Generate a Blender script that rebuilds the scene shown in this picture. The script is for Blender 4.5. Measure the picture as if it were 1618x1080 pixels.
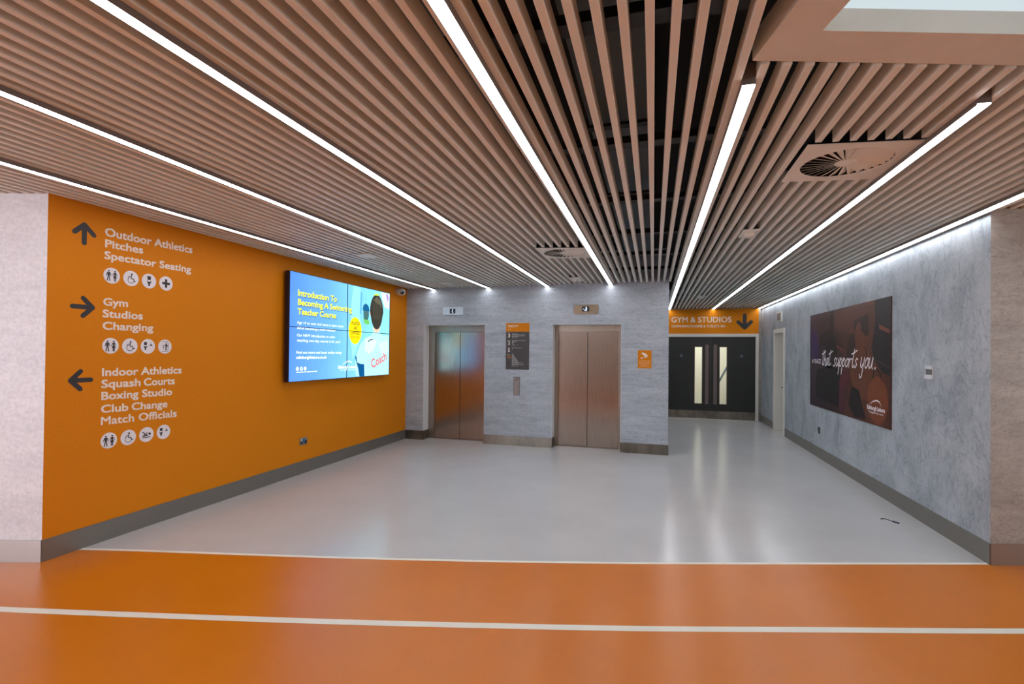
import bpy, bmesh, math, random
from mathutils import Vector, Matrix
random.seed(7)
S = bpy.context.scene
COL = S.collection
for o in list(bpy.data.objects): bpy.data.objects.remove(o)

# ------------------------------------------------------------------ camera
cam = bpy.data.cameras.new('camera'); cam_o = bpy.data.objects.new('camera', cam); COL.objects.link(cam_o)
R0 = (0.96039828, 0.2784397, 0.01031867); R1 = (0.00735783, 0.01167664, -0.99990475); R2 = (-0.27853367, 0.96038273, 0.00916551)
m = Matrix(((R0[0], -R1[0], -R2[0], 0), (R0[1], -R1[1], -R2[1], 0), (R0[2], -R1[2], -R2[2], 1.7), (0, 0, 0, 1)))
cam_o.matrix_world = m
cam.sensor_fit = 'HORIZONTAL'; cam.sensor_width = 36.0
cam.lens = 785.134 / 1618 * 36.0
cam.shift_x = (809 - 804.92) / 1618; cam.shift_y = (549.74 - 540) / 1618
cam.clip_start = 0.05
S.camera = cam_o

# ------------------------------------------------------------------ world, exposure
W = bpy.data.worlds.new('world'); S.world = W; W.use_nodes = True
W.node_tree.nodes['Background'].inputs[0].default_value = (0.9, 0.95, 1.0, 1)
W.node_tree.nodes['Background'].inputs[1].default_value = 0.35
S.view_settings.view_transform = 'Standard'; S.view_settings.look = 'None'
S.view_settings.gamma = 1.0; S.view_settings.use_curve_mapping = False
S.view_settings.exposure = 0.10
STRIP = 14.0          # radiance of the linear ceiling lights
ROOF = 0.78           # radiance of the overhead roof light
WINDOW = 14.0          # radiance of the window behind the viewer, on the left
SCREEN = 1.35

def area(name, loc, size, power, rot, color):
    l = bpy.data.lights.new(name, 'AREA'); l.shape = 'RECTANGLE'; l.size, l.size_y = size
    l.energy = power; l.color = color
    o = bpy.data.objects.new(name, l); COL.objects.link(o); o.location = loc; o.rotation_euler = rot
    return o
area('lobby_light', (1.45, 15.5, 2.75), (1.6, 1.4), 48, (0, 0, 0), (1, 0.98, 0.9))

# ------------------------------------------------------------------ materials
def lin(c): return tuple(((v / 255) / 12.92 if v / 255 <= 0.04045 else ((v / 255 + 0.055) / 1.055) ** 2.4) for v in c)
def M(name, rgb, rough=0.6, metal=0.0, linear=False, spec=0.5):
    mt = bpy.data.materials.new(name); mt.use_nodes = True
    b = mt.node_tree.nodes['Principled BSDF']
    c = rgb if linear else lin(rgb)
    b.inputs['Base Color'].default_value = (*c, 1); b.inputs['Roughness'].default_value = rough
    b.inputs['Metallic'].default_value = metal; b.inputs['Specular IOR Level'].default_value = spec
    return mt
def nd(mt, t, **kw):
    n = mt.node_tree.nodes.new(t)
    for k, v in kw.items():
        if k in n.inputs: n.inputs[k].default_value = v
        else: setattr(n, k, v)
    return n
def coords(mt, scale=(1, 1, 1), rot=(0, 0, 0)):
    tc = nd(mt, 'ShaderNodeTexCoord'); mp = nd(mt, 'ShaderNodeMapping')
    mp.inputs['Scale'].default_value = scale; mp.inputs['Rotation'].default_value = rot
    mt.node_tree.links.new(tc.outputs['Object'], mp.inputs[0]); return mp.outputs[0]
def noise_col(mt, stops, scale=(1, 1, 1), nscale=3.0, detail=6, rough=0.6, distort=0.0, rot=(0, 0, 0), bump=0.0, out=None):
    """colour from a stretched noise through a ramp; returns the ramp's output"""
    L = mt.node_tree.links
    v = coords(mt, scale, rot)
    n = nd(mt, 'ShaderNodeTexNoise'); n.inputs['Scale'].default_value = nscale; n.inputs['Detail'].default_value = detail
    n.inputs['Roughness'].default_value = rough; n.inputs['Distortion'].default_value = distort
    L.new(v, n.inputs['Vector'])
    r = nd(mt, 'ShaderNodeValToRGB')
    while len(r.color_ramp.elements) < len(stops): r.color_ramp.elements.new(0.5)
    for e, (p, c) in zip(r.color_ramp.elements, stops): e.position = p; e.color = (*lin(c), 1)
    L.new(n.outputs['Fac'], r.inputs[0])
    if bump:
        bp = nd(mt, 'ShaderNodeBump'); bp.inputs['Strength'].default_value = bump; bp.inputs['Distance'].default_value = 0.004
        L.new(n.outputs['Fac'], bp.inputs['Height']); L.new(bp.outputs[0], mt.node_tree.nodes['Principled BSDF'].inputs['Normal'])
    return r.outputs[0]
def mixc(mt, a, b, fac, mode='MULTIPLY'):
    L = mt.node_tree.links
    x = nd(mt, 'ShaderNodeMix'); x.data_type = 'RGBA'; x.blend_type = mode
    x.inputs[0].default_value = fac
    L.new(a, x.inputs[6]); L.new(b, x.inputs[7]); return x.outputs[2]
def setcol(mt, sock): mt.node_tree.links.new(sock, mt.node_tree.nodes['Principled BSDF'].inputs['Base Color'])
def emis(name, rgb, strength=1.0):
    mt = bpy.data.materials.new(name); mt.use_nodes = True
    nt = mt.node_tree; nt.nodes.clear()
    e = nt.nodes.new('ShaderNodeEmission'); e.inputs[0].default_value = (*lin(rgb), 1); e.inputs[1].default_value = strength
    o = nt.nodes.new('ShaderNodeOutputMaterial'); nt.links.new(e.outputs[0], o.inputs[0]); return mt

slat_m = M('slat_taupe', (178, 150, 134), 0.45)
setcol(slat_m, noise_col(slat_m, [(0.3, (224, 222, 213)), (0.7, (232, 230, 221))], (1, 1, 1), 1.5, 3))
bulk_m = M('bulkhead_taupe', (184, 154, 138), 0.5)
setcol(bulk_m, noise_col(bulk_m, [(0.3, (208, 204, 195)), (0.7, (222, 218, 209))], (1, 1, 1), 2.2, 8, 0.7))
black_m = M('void_black', (22, 23, 25), 0.8)
duct_m = M('duct_grey', (98, 116, 128), 0.6)
carrier_m = M('carrier_black', (14, 14, 15), 0.5)
hous_m = M('light_housing', (120, 112, 108), 0.45, 0.3)
strip_m = emis('light_diffuser', (247, 249, 255), STRIP)
roof_m = emis('roof_light', (228, 243, 248), ROOF)
win_m = emis('window_daylight', (235, 240, 255), WINDOW)
end_m = emis('added_end_glow', (240, 240, 245), WINDOW * 0.3)  # glow of the two unseen panels added at the corridor ends
orange_m = M('orange_paint', (222, 134, 8), 0.6, spec=0.2)
setcol(orange_m, noise_col(orange_m, [(0.3, (216, 128, 4)), (0.7, (224, 134, 8))], (1, 1, 1), 90, 3, 0.7))
vinyl_m = M('cream_vinyl', (240, 226, 212), 0.5)
dark_vinyl = M('charcoal_vinyl', (46, 44, 46), 0.5)
disc_m = M('white_vinyl', (236, 232, 236), 0.5)

def plaster(name, light, mid, dark, streak, sc, rough=0.5):
    mt = M(name, mid, rough)
    a = noise_col(mt, [(0.28, dark), (0.47, mid), (0.68, light)], sc, 1.6, 9, 0.68, 0.6, bump=0.25)
    b = noise_col(mt, [(0.40, (255, 255, 255)), (0.475, (255, 255, 255)), (0.5, streak), (0.525, (255, 255, 255)), (0.6, (255, 255, 255))],
                  (sc[0] * 1.4, sc[1] * 1.4, sc[2] * 1.1), 2.4, 5, 0.55, 1.8, rot=(0.4, 0.2, 0.5))
    c = noise_col(mt, [(0.35, (225, 225, 225)), (0.6, (255, 255, 255))], (1, 1, 1), 34, 4, 0.7)
    setcol(mt, mixc(mt, mixc(mt, a, b, 0.7), c, 0.6)); return mt
wall_back_m = plaster('board_plaster', (194, 201, 208), (179, 186, 194), (156, 164, 174), (200, 200, 204), (0.9, 0.9, 6.0))
wall_right_m = plaster('trowelled_plaster', (194, 202, 208), (172, 181, 188), (134, 144, 153), (196, 200, 206), (1.2, 1.2, 0.9))
wall_nr_m = plaster('taupe_plaster', (172, 164, 156), (158, 150, 142), (138, 130, 122), (205, 200, 195), (1.0, 1.0, 4.5))
wall_nl_m = plaster('pale_plaster', (238, 237, 240), (232, 231, 235), (220, 220, 224), (246, 245, 246), (0.7, 0.7, 4.0))
reveal_m = M('reveal_white', (236, 236, 236), 0.5)
white_m = M('white_paint', (222, 218, 208), 0.5)
far_m = M('far_wall_paint', (200, 194, 186), 0.7)

floor_m = M('grey_vinyl_floor', (182, 178, 172), 0.2)
setcol(floor_m, mixc(floor_m, noise_col(floor_m, [(0.3, (202, 202, 202)), (0.7, (212, 212, 212))], (1, 1, 1), 0.9, 5),
       noise_col(floor_m, [(0.3, (232, 232, 232)), (0.7, (255, 255, 255))], (1, 1, 1), 140, 2), 1.0))
of_m = M('orange_vinyl_floor', (212, 104, 22), 0.3)
of_c = mixc(of_m, noise_col(of_m, [(0.3, (214, 118, 8)), (0.7, (224, 127, 12))], (1, 1, 1), 1.1, 5),
       noise_col(of_m, [(0.3, (235, 235, 235)), (0.7, (255, 255, 255))], (1, 1, 1), 160, 2), 1.0)
setcol(of_m, of_c)
line_m = M('white_line_vinyl', (238, 234, 220), 0.4)

def brushed(name, rgb, rough, sc):
    mt = M(name, rgb, rough, 1.0)
    d = tuple(int(v * (0.7 if 'skirt' in name else 0.88)) for v in rgb)
    setcol(mt, noise_col(mt, [(0.3, d), (0.7, rgb)], sc, 3.0, 4)); return mt
steel_m = brushed('brushed_steel', (182, 170, 160), 0.19, (30, 30, 1.0))
frame_m = brushed('steel_frame', (178, 166, 154), 0.33, (30, 30, 1.0))
kick_m = brushed('steel_skirting', (150, 143, 132), 0.34, (1.3, 1.3, 0.6))
plate_m = brushed('steel_plate', (190, 182, 172), 0.35, (2, 2, 30))
skirt_m = M('grey_skirting', (134, 131, 125), 0.34, 0.6)
skirt_n = M('satin_skirting', (176, 168, 162), 0.35, 0.5)
skirt_r = M('brown_skirting', (128, 106, 92), 0.4, 0.3)
seam_m = M('dark_gap', (12, 12, 12), 0.7)
doorblk_m = M('charcoal_door', (40, 42, 40), 0.45)
brown_m = M('bronze_plate', (122, 108, 104), 0.4, 0.4)
glass_m = bpy.data.materials.new('glass'); glass_m.use_nodes = True
_b = glass_m.node_tree.nodes['Principled BSDF']; _b.inputs['Transmission Weight'].default_value = 1; _b.inputs['Roughness'].default_value = 0.02
_b.inputs['IOR'].default_value = 1.05; _b.inputs['Base Color'].default_value = (0.93, 0.97, 0.93, 1)
plas_w = M('white_plastic', (220, 222, 224), 0.4)
plas_d = M('dark_plastic', (18, 18, 20), 0.3)
mid_grey = M('mid_grey_plastic', (110, 112, 112), 0.5)

# ------------------------------------------------------------------ object helpers
def tag(o, label=None, cat=None, group=None, kind=None):
    if label: o['label'] = label
    if cat: o['category'] = cat
    if group: o['group'] = group
    if kind: o['kind'] = kind
    return o
def empty(name, loc, label, cat, group=None, kind=None):
    o = bpy.data.objects.new(name, None); COL.objects.link(o); o.location = loc; o.empty_display_size = 0.1
    return tag(o, label, cat, group, kind)
def world_loc(o):
    v = Vector((0, 0, 0))
    while o: v += o.location; o = o.parent
    return v
def obj(name, mesh, mat, parent=None, smooth=False):
    """mesh in world coordinates -> object; when parented, the mesh is moved into the parent's space"""
    if mat is not None: mesh.materials.clear(); mesh.materials.append(mat)
    o = bpy.data.objects.new(name, mesh); COL.objects.link(o)
    if parent:
        o.parent = parent; v = world_loc(parent)
        if v.length > 0: mesh.transform(Matrix.Translation(-v))
    if smooth:
        for p in mesh.polygons: p.use_smooth = True
    return o
class MB:
    def __init__(s): s.v = []; s.f = []
    def box(s, x0, x1, y0, y1, z0, z1):
        return s.prism([(x0, y0), (x1, y0), (x1, y1), (x0, y1)], z0, z1)
    def prism(s, pts, z0, z1):
        a = sum(pts[i][0] * pts[(i + 1) % len(pts)][1] - pts[(i + 1) % len(pts)][0] * pts[i][1] for i in range(len(pts)))
        if a < 0: pts = pts[::-1]
        n = len(pts); b = len(s.v)
        s.v += [(p[0], p[1], z0) for p in pts] + [(p[0], p[1], z1) for p in pts]
        s.f.append(tuple(b + i for i in reversed(range(n)))); s.f.append(tuple(b + n + i for i in range(n)))
        for i in range(n):
            j = (i + 1) % n; s.f.append((b + i, b + j, b + n + j, b + n + i))
        return s
    def extr(s, loop0, loop1, caps=True):
        n = len(loop0); b = len(s.v); s.v += [tuple(p) for p in loop0] + [tuple(p) for p in loop1]
        for i in range(n):
            j = (i + 1) % n; s.f.append((b + i, b + j, b + n + j, b + n + i))
        if caps: s.f.append(tuple(b + i for i in reversed(range(n)))); s.f.append(tuple(b + n + i for i in range(n)))
        return s
    def tube(s, pts, r, n=10):
        pts = [Vector(p) for p in pts]
        rings = []
        for i, p in enumerate(pts):
            d = (pts[min(i + 1, len(pts) - 1)] - pts[max(i - 1, 0)]).normalized()
            u = d.orthogonal().normalized() if i == 0 else (pu - d * pu.dot(d)).normalized()
            pu = u; w = d.cross(u)
            rings.append([p + (u * math.cos(2 * math.pi * k / n) + w * math.sin(2 * math.pi * k / n)) * r for k in range(n)])
        for i in range(len(rings) - 1): s.extr(rings[i], rings[i + 1], caps=False)
        b = len(s.v); s.v += [tuple(p) for p in rings[0]] + [tuple(p) for p in rings[-1]]
        s.f.append(tuple(b + k for k in reversed(range(n)))); s.f.append(tuple(b + n + k for k in range(n)))
        return s
    def lathe(s, c, prof, axis, n=24):
        """prof: (radius, distance along axis)"""
        axis = Vector(axis).normalized(); u = axis.orthogonal().normalized(); w = axis.cross(u); c = Vector(c)
        rings = [[c + axis * h + (u * math.cos(2 * math.pi * k / n) + w * math.sin(2 * math.pi * k / n)) * r for k in range(n)] for r, h in prof]
        b = len(s.v)
        for rg in rings: s.v += [tuple(p) for p in rg]
        for i in range(len(rings) - 1):
            for k in range(n):
                j = (k + 1) % n; s.f.append((b + i * n + k, b + i * n + j, b + (i + 1) * n + j, b + (i + 1) * n + k))
        s.f.append(tuple(b + k for k in reversed(range(n)))); e = b + (len(rings) - 1) * n
        s.f.append(tuple(e + k for k in range(n))); return s
    def mesh(s, name='m'):
        me = bpy.data.meshes.new(name); me.from_pydata([tuple(p) for p in s.v], [], s.f); me.validate()
        bm = bmesh.new(); bm.from_mesh(me); bmesh.ops.recalc_face_normals(bm, faces=bm.faces); bm.to_mesh(me); bm.free()
        return me
    def build(s, name, mat, parent=None, smooth=False): return obj(name, s.mesh(name), mat, parent, smooth)
def bevel(o, w=0.003, seg=2):
    md = o.modifiers.new('bevel', 'BEVEL'); md.width = w; md.segments = seg; md.limit_method = 'ANGLE'; return o

class Frame:
    """flat drawing board standing on a wall: u to the reader's right, v up, n out of the wall"""
    def __init__(s, O, U, N, su=1.0, sv=1.0): s.O, s.U, s.N, s.su, s.sv = Vector(O), Vector(U), Vector(N), su, sv
    def p(s, u, v, k=0): return s.O + s.U * (u * s.su) + Vector((0, 0, v * s.sv)) + s.N * (0.001 * k)
class Flat:
    def __init__(s, fr, k, cx=0, cy=0, sc=1.0, shear=0.0): s.fr, s.k, s.cx, s.cy, s.sc, s.sh = fr, k, cx, cy, sc, shear; s.v = []; s.f = []
    def poly(s, pts):
        b = len(s.v)
        for (x, y) in pts: s.v.append(tuple(s.fr.p(s.cx + (x + s.sh * y) * s.sc, s.cy + y * s.sc, s.k + 0.02 * (len(s.f) % 25))))
        s.f.append(tuple(range(b, b + len(pts)))); return s
    def rect(s, x0, x1, y0, y1): return s.poly([(x0, y0), (x1, y0), (x1, y1), (x0, y1)])
    def disc(s, x, y, r, n=24, ry=None):
        ry = r if ry is None else ry
        return s.poly([(x + r * math.cos(2 * math.pi * i / n), y + ry * math.sin(2 * math.pi * i / n)) for i in range(n)])
    def stroke(s, pts, w):
        for (x0, y0), (x1, y1) in zip(pts, pts[1:]):
            dx, dy = x1 - x0, y1 - y0; l = math.hypot(dx, dy) or 1; nx, ny = -dy / l * w / 2, dx / l * w / 2
            s.poly([(x0 + nx, y0 + ny), (x0 - nx, y0 - ny), (x1 - nx, y1 - ny), (x1 + nx, y1 + ny)])
        for (x, y) in pts: s.disc(x, y, w / 2, 10)
        return s
    def build(s, name, mat, parent):
        me = bpy.data.meshes.new(name); me.from_pydata(s.v, [], s.f)
        for p in me.polygons:
            if p.normal.dot(s.fr.N) < 0: p.flip()
        return obj(name, me, mat, parent)
def lettering(txt, fr, u0, u1, v0, vcap, mat, parent, k=1, bold=0.012, ang=0.0, shear=0.0, name='lettering', drop=0.0):
    """text fitted to a measured box: left u0, right u1, baseline v0, capital top vcap; drop: the baseline's change in v from left to right"""
    cu = bpy.data.curves.new('t', 'FONT'); cu.body = txt; cu.size = 1.0; cu.shear = shear; cu.resolution_u = 3
    t = bpy.data.objects.new('t', cu); COL.objects.link(t)
    me = bpy.data.meshes.new_from_object(t.evaluated_get(bpy.context.evaluated_depsgraph_get()))
    bpy.data.objects.remove(t); bpy.data.curves.remove(cu)
    xs = [v.co.x for v in me.vertices]; mn, mx = min(xs), max(xs); cap = 0.70 + bold
    if bold > 0:      # a heavier weight: four copies of the letters, each moved a little outwards
        bm = bmesh.new(); bm.from_mesh(me); base_ = list(bm.verts) + list(bm.edges) + list(bm.faces); b_ = bold * 0.95
        for q_, (ox, oy) in enumerate(((b_, b_), (-b_, b_), (b_, -b_), (-b_, -b_))):
            if q_ < 3:
                dup_ = bmesh.ops.duplicate(bm, geom=base_)['geom']; vs_ = [g_ for g_ in dup_ if isinstance(g_, bmesh.types.BMVert)]
            else: vs_ = [g_ for g_ in base_ if isinstance(g_, bmesh.types.BMVert)]
            for v_ in vs_: v_.co.x += ox; v_.co.y += oy; v_.co.z = 0.06 * q_
        bm.to_mesh(me); bm.free(); xs = [v.co.x for v in me.vertices]; mn, mx = min(xs), max(xs)
    for v in me.vertices:
        a = (v.co.x - mn) / (mx - mn); u = u0 + a * (u1 - u0); w = v0 + (v.co.y) / cap * (vcap - v0) + drop * a
        if ang:
            du, dw = (u - u0) * fr.su, (w - v0) * fr.sv; u = u0 + (du * math.cos(ang) - dw * math.sin(ang)) / fr.su; w = v0 + (du * math.sin(ang) + dw * math.cos(ang)) / fr.sv
        v.co = fr.p(u, w, k + v.co.z)
    me.update()
    for p in me.polygons:
        if p.normal.dot(fr.N) < 0: p.flip()
    return obj(name, me, mat, parent)

# ------------------------------------------------------------------ plan of the place (metres)
XL, XR, YB, XC, YE = -4.66, 2.67, 8.80, 0.245, 14.10   # left wall, right wall, lift wall, corridor corner, corridor end
ZC, ZT, ZS = 2.93, 3.01, 3.50                         # slat underside, slat top, black soffit
DX, DY = 0.957, 0.29                                  # direction of the near corridor
PL = (XL, 2.777); PR = (XR, 5.04)
def near(x):
    return PL[1] + (x - PL[0]) * 0.303 if x < XL else PR[1] + (x - PR[0]) * 0.303
def behind(x): return -2.6 + 0.303 * x

# ---- floor: grey sheet, orange sheet and two inlaid white lines
L1 = [(-4.66, 3.035), (-4.245, 3.138), (-3.699, 3.262), (-3.163, 3.382), (-2.532, 3.529), (-1.8, 3.711), (-1.089, 3.898), (-0.148, 4.168), (0.6, 4.396), (1.34, 4.628), (2.0, 4.835), (2.67, 5.046), (12, 7.98)]
L2 = [(-12, 0.6), (-5.2, 1.955), (-4.066, 2.199), (-2.962, 2.455), (-1.868, 2.722), (-0.864, 2.985), (-0.11, 3.190), (1.019, 3.525), (2.227, 3.885), (12, 6.9)]
def spl(pts, n=6):
    out = []
    for i in range(len(pts) - 1):
        p0, p1, p2, p3 = pts[max(i - 1, 0)], pts[i], pts[i + 1], pts[min(i + 2, len(pts) - 1)]
        if p2[0] - p1[0] > 3: out.append(p1); continue
        h = p2[0] - p1[0]
        m1 = (p2[1] - p0[1]) / (p2[0] - p0[0]); m2 = (p3[1] - p1[1]) / (p3[0] - p1[0])
        for k in range(n):
            t = k / n; out.append((p1[0] + t * h, (2*t**3 - 3*t*t + 1) * p1[1] + (t**3 - 2*t*t + t) * h * m1 + (-2*t**3 + 3*t*t) * p2[1] + (t**3 - t*t) * h * m2))
    out.append(pts[-1]); return out
L1s, L2s = spl(L1), spl(L2)
floor = empty('floor', (0, 0, 0), 'smooth sheet floor, grey between the walls and orange in the near corridor', 'floor', kind='structure')
def strip_floor(name, lo, hi, mat, z=0.0, zb=-0.06):
    mb = MB()
    for i in range(len(lo) - 1):
        mb.prism([lo[i], lo[i + 1], hi[i + 1], hi[i]], zb, z)
    me = mb.mesh(name); bm = bmesh.new(); bm.from_mesh(me)
    bmesh.ops.delete(bm, geom=[f for f in bm.faces if abs(f.normal.z) < 0.5 or f.normal.z < 0], context='FACES')
    bmesh.ops.remove_doubles(bm, verts=bm.verts, dist=1e-5); bm.to_mesh(me); bm.free()
    return obj(name, me, mat, floor)
def sh(line, d): return [(x, y + d) for x, y in line]
tag(strip_floor('grey_flooring', sh(L1s, 0.038), [(x, 18.5) for x, y in L1s], floor_m), 'grey speckled sheet flooring')
tag(strip_floor('floor_line', L1s, sh(L1s, 0.038), line_m), 'thin white line between grey and orange flooring')
o1 = [(-12, L1s[0][1] - (12 - 4.66) * 0.22)] + L1s
tag(strip_floor('orange_flooring', [(x, -9) for x, y in o1], o1, of_m, -0.0005), 'orange sheet flooring of the near corridor')
tag(strip_floor('floor_line', sh(L2s, -0.030), sh(L2s, 0.032), line_m, 0.0004), 'wider curved white line across the orange flooring')

# ---- walls
def wall(name, mb, mat, label, parent=None):
    return tag(mb.build(name, mat, parent), label, 'wall', kind='structure')
wall('wall_left', MB().prism([(XL, PL[1]), (XL, YB), (XL - 0.14, YB), (XL - 0.14, PL[1] + 0.1)], 0, ZS), orange_m, 'orange painted left wall carrying the wayfinding lettering and the screen')
wall('wall_near_left', MB().prism([(XL, PL[1]), (XL - 0.14, PL[1] + 0.1), (-11.2, near(-11.2) + 0.16), (-11.2, near(-11.2))], 0, ZS), wall_nl_m, 'pale grey plaster wall at the left edge, left of the orange wall')
wb = MB(); wt = YB + 0.3
wb.box(XL - 0.14, -4.284, YB, wt, 0, 2.22); wb.box(-3.03, -1.749, YB, wt, 0, 2.22); wb.box(-0.536, XC, YB, wt, 0, 2.22); wb.box(XL - 0.14, XC, YB, wt, 2.22, ZS)
wall('wall_back', wb, wall_back_m, 'grey board-marked plaster wall holding the two lifts')
wall('wall_corridor', MB().box(XC - 0.15, XC, wt, YE, 0, ZS), wall_back_m, 'grey left side wall of the corridor behind the lift wall')
we = MB(); we.box(XC - 0.15, 0.29, YE, YE + 0.15, 0, ZS); we.box(2.603, XR + 0.14, YE, YE + 0.15, 0, ZS); we.box(0.29, 2.603, YE, YE + 0.15, 2.91, ZS)
wall('wall_end', we, wall_nr_m, 'narrow grey plaster strip of wall beside the double doors')
wall('wall_end', MB().box(0.29, 2.603, YE, YE + 0.15, 2.257, 2.91), orange_m, 'orange wall band above the black double doors').name = 'wall_above_doors'
wr = MB(); wr.prism([(XR, PR[1]), (XR, 11.75), (XR + 0.14, 11.75), (XR + 0.14, PR[1] + 0.1)], 0, ZS)
wr.box(XR, XR + 0.14, 12.64, YE, 0, ZS); wr.box(XR, XR + 0.14, 11.75, 12.64, 2.235, ZS)
wall('wall_right', wr, wall_right_m, 'blue-grey trowelled plaster wall on the right with the dark poster')
wall('wall_near_right', MB().prism([(XR, PR[1]), (XR + 0.14, PR[1] + 0.1), (9, near(9) + 0.16), (9, near(9))], 0, ZS), wall_nr_m, 'brownish grey plaster wall at the right edge, right of the trowelled wall')
# enclosure of the near corridor behind the viewer
bw = MB(); nx = Vector((DX, DY, 0))
def bq(x0, x1, z0, z1): bw.prism([(x0, behind(x0)), (x1, behind(x1)), (x1, behind(x1) - 0.15), (x0, behind(x0) - 0.15)], z0, z1)
bq(-11.2, -9.6, 0, ZS); bq(-9.6, -6.4, 0, 0.3); bq(-9.6, -6.4, 2.8, ZS); bq(-6.4, 9, 0, ZS)
wall('wall_behind', bw, far_m, 'plain pale wall of the near corridor behind the viewer')
ww = MB(); ww.prism([(-9.6, behind(-9.6) - 0.06), (-6.4, behind(-6.4) - 0.06), (-6.4, behind(-6.4) - 0.09), (-9.6, behind(-9.6) - 0.09)], 0.3, 2.8)
tag(ww.build('window_1', win_m), 'daylit corridor window behind the viewer', 'window', kind='structure')
wall('wall_corridor_left', MB().box(-11.35, -11.2, -7, -5.4, 0, ZS).box(-11.35, -11.2, -1.0, 1.5, 0, ZS).box(-11.35, -11.2, -5.4, -1.0, 0, 0.3).box(-11.35, -11.2, -5.4, -1.0, 2.75, ZS), far_m, 'pale end wall of the near corridor, far left outside the view')
ew = MB(); ew.box(9.06, 9.08, 0.4, 6.6, 0.3, 2.75)
tag(ew.build('added_glow_right', end_m), 'added glowing panel at the right end of the near corridor, outside the view', 'window', kind='structure')  # unseen glowing panel, added to brighten the slat undersides from the right
ew = MB(); ew.box(-11.28, -11.26, -5.4, -1.0, 0.3, 2.75)
tag(ew.build('added_glow_left', end_m), 'added glowing panel at the left end of the near corridor, outside the view', 'window', kind='structure')  # its counterpart on the left, also added as fill for the ceiling
def endwall(x0, x1, y0, y1, a, b): return MB().box(x0, x1, y0, a, 0, ZS).box(x0, x1, b, y1, 0, ZS).box(x0, x1, a, b, 0, 0.3).box(x0, x1, a, b, 2.75, ZS)
wall('wall_corridor_right', endwall(9, 9.15, -1, 7.6, 0.4, 6.6), far_m, 'pale end wall of the near corridor, far right outside the view')

for i, (xa, xb) in enumerate(((-4.284, -3.03), (-1.749, -0.536))):
    tr_ = MB(); tr_.box(xa, xa + 0.004, YB + 0.0005, 9.029, 0.174, 2.219); tr_.box(xb - 0.004, xb, YB + 0.0005, 9.029, 0.174, 2.219); tr_.box(xa + 0.004, xb - 0.004, YB + 0.0005, 9.029, 2.215, 2.219)
    tag(tr_.build('trim_%d' % (i + 1), reveal_m), ('white painted reveal round the left lift opening', 'white painted reveal round the right lift opening')[i], 'trim', kind='structure')

# ---- skirtings
H = 0.173
def base(name, pts, mat, label, t=0.008, h=H):
    """pts: run along wall faces, room on the left-hand side of travel"""
    mb = MB(); n = len(pts); off = []
    for i in range(n):
        ns = []
        if i > 0: d = (Vector(pts[i]) - Vector(pts[i - 1])).normalized(); ns.append(Vector((-d.y, d.x)))
        if i < n - 1: d = (Vector(pts[i + 1]) - Vector(pts[i])).normalized(); ns.append(Vector((-d.y, d.x)))
        a = sum(ns, Vector((0, 0))); a = a / a.length; a = a / max(0.3, a.dot(ns[0]))
        off.append(tuple(Vector(pts[i]) + a * t))
    for i in range(n - 1): mb.prism([pts[i], pts[i + 1], off[i + 1], off[i]], 0, h)
    return tag(mb.build(name, mat), label, 'skirting', kind='structure')
base('baseboard_left', [(XL, YB - 0.009), (XL, PL[1])], skirt_m, 'dark grey metal skirting along the orange wall')
base('baseboard_near_left', [(XL, PL[1] - 0.001), (-11.1, near(-11.1))], skirt_n, 'satin grey skirting under the pale wall at the left edge')
base('baseboard_back', [(-4.284, 9.02), (-4.284, YB), (XL + 0.009, YB)], kick_m, 'steel skirting left of the first lift')
base('baseboard_back', [(-1.749, 9.02), (-1.749, YB), (-3.03, YB), (-3.03, 9.02)], kick_m, 'steel skirting between the two lifts').name = 'baseboard_middle'
base('baseboard_back', [(XC, 14.09), (XC, YB), (-0.536, YB), (-0.536, 9.02)], kick_m, 'steel skirting right of the second lift').name = 'baseboard_corner'
base('baseboard_right', [(XR, PR[1]), (XR, 11.69)], skirt_m, 'dark grey metal skirting along the trowelled right wall')
base('baseboard_end', [(XR, 12.70), (XR, YE - 0.001), (2.61, YE - 0.001)], skirt_m, 'short dark skirting between the side door and the double doors')
base('baseboard_near_right', [(9, near(9)), (XR, PR[1] - 0.001)], skirt_r, 'brown skirting under the wall at the right edge')

# ------------------------------------------------------------------ ceiling
ceiling = empty('ceiling', (0, 0, ZC), 'suspended ceiling of long taupe slats below a black void', 'ceiling', kind='structure')
tag(MB().box(-11.2, 9, -8, 18.6, ZS, ZS + 0.1).build('soffit', black_m, ceiling), 'black painted soffit above the slats')
LX = [-4.095, -2.975, -1.850, -0.725, 0.400, 1.500, 2.605]          # gaps that hold the linear lights
xs = []
for a, b in zip(LX, LX[1:]): xs += [a + (b - a) * (k + 0.5) / 12 for k in range(12)]
xs += [LX[0] - 0.0935 * (k + 0.5) for k in range(24)] + [LX[-1] + 0.0925 * (k + 0.5) for k in range(14)]
SWH = 0.017
BK = (0.392, 2.285)                                                  # corner of the bulkhead round the roof light
def slat(x, y0, y1):
    c = 0.0018; w = SWH; sec = [(-w, ZT), (-w, ZC + c), (-w + c, ZC), (w - c, ZC), (w, ZC + c), (w, ZT)]
    mb = MB().extr([(x + a, y0, z) for a, z in sec], [(x + a, y1, z) for a, z in sec])
    return mb.build('slat', slat_m, ceiling)
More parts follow.
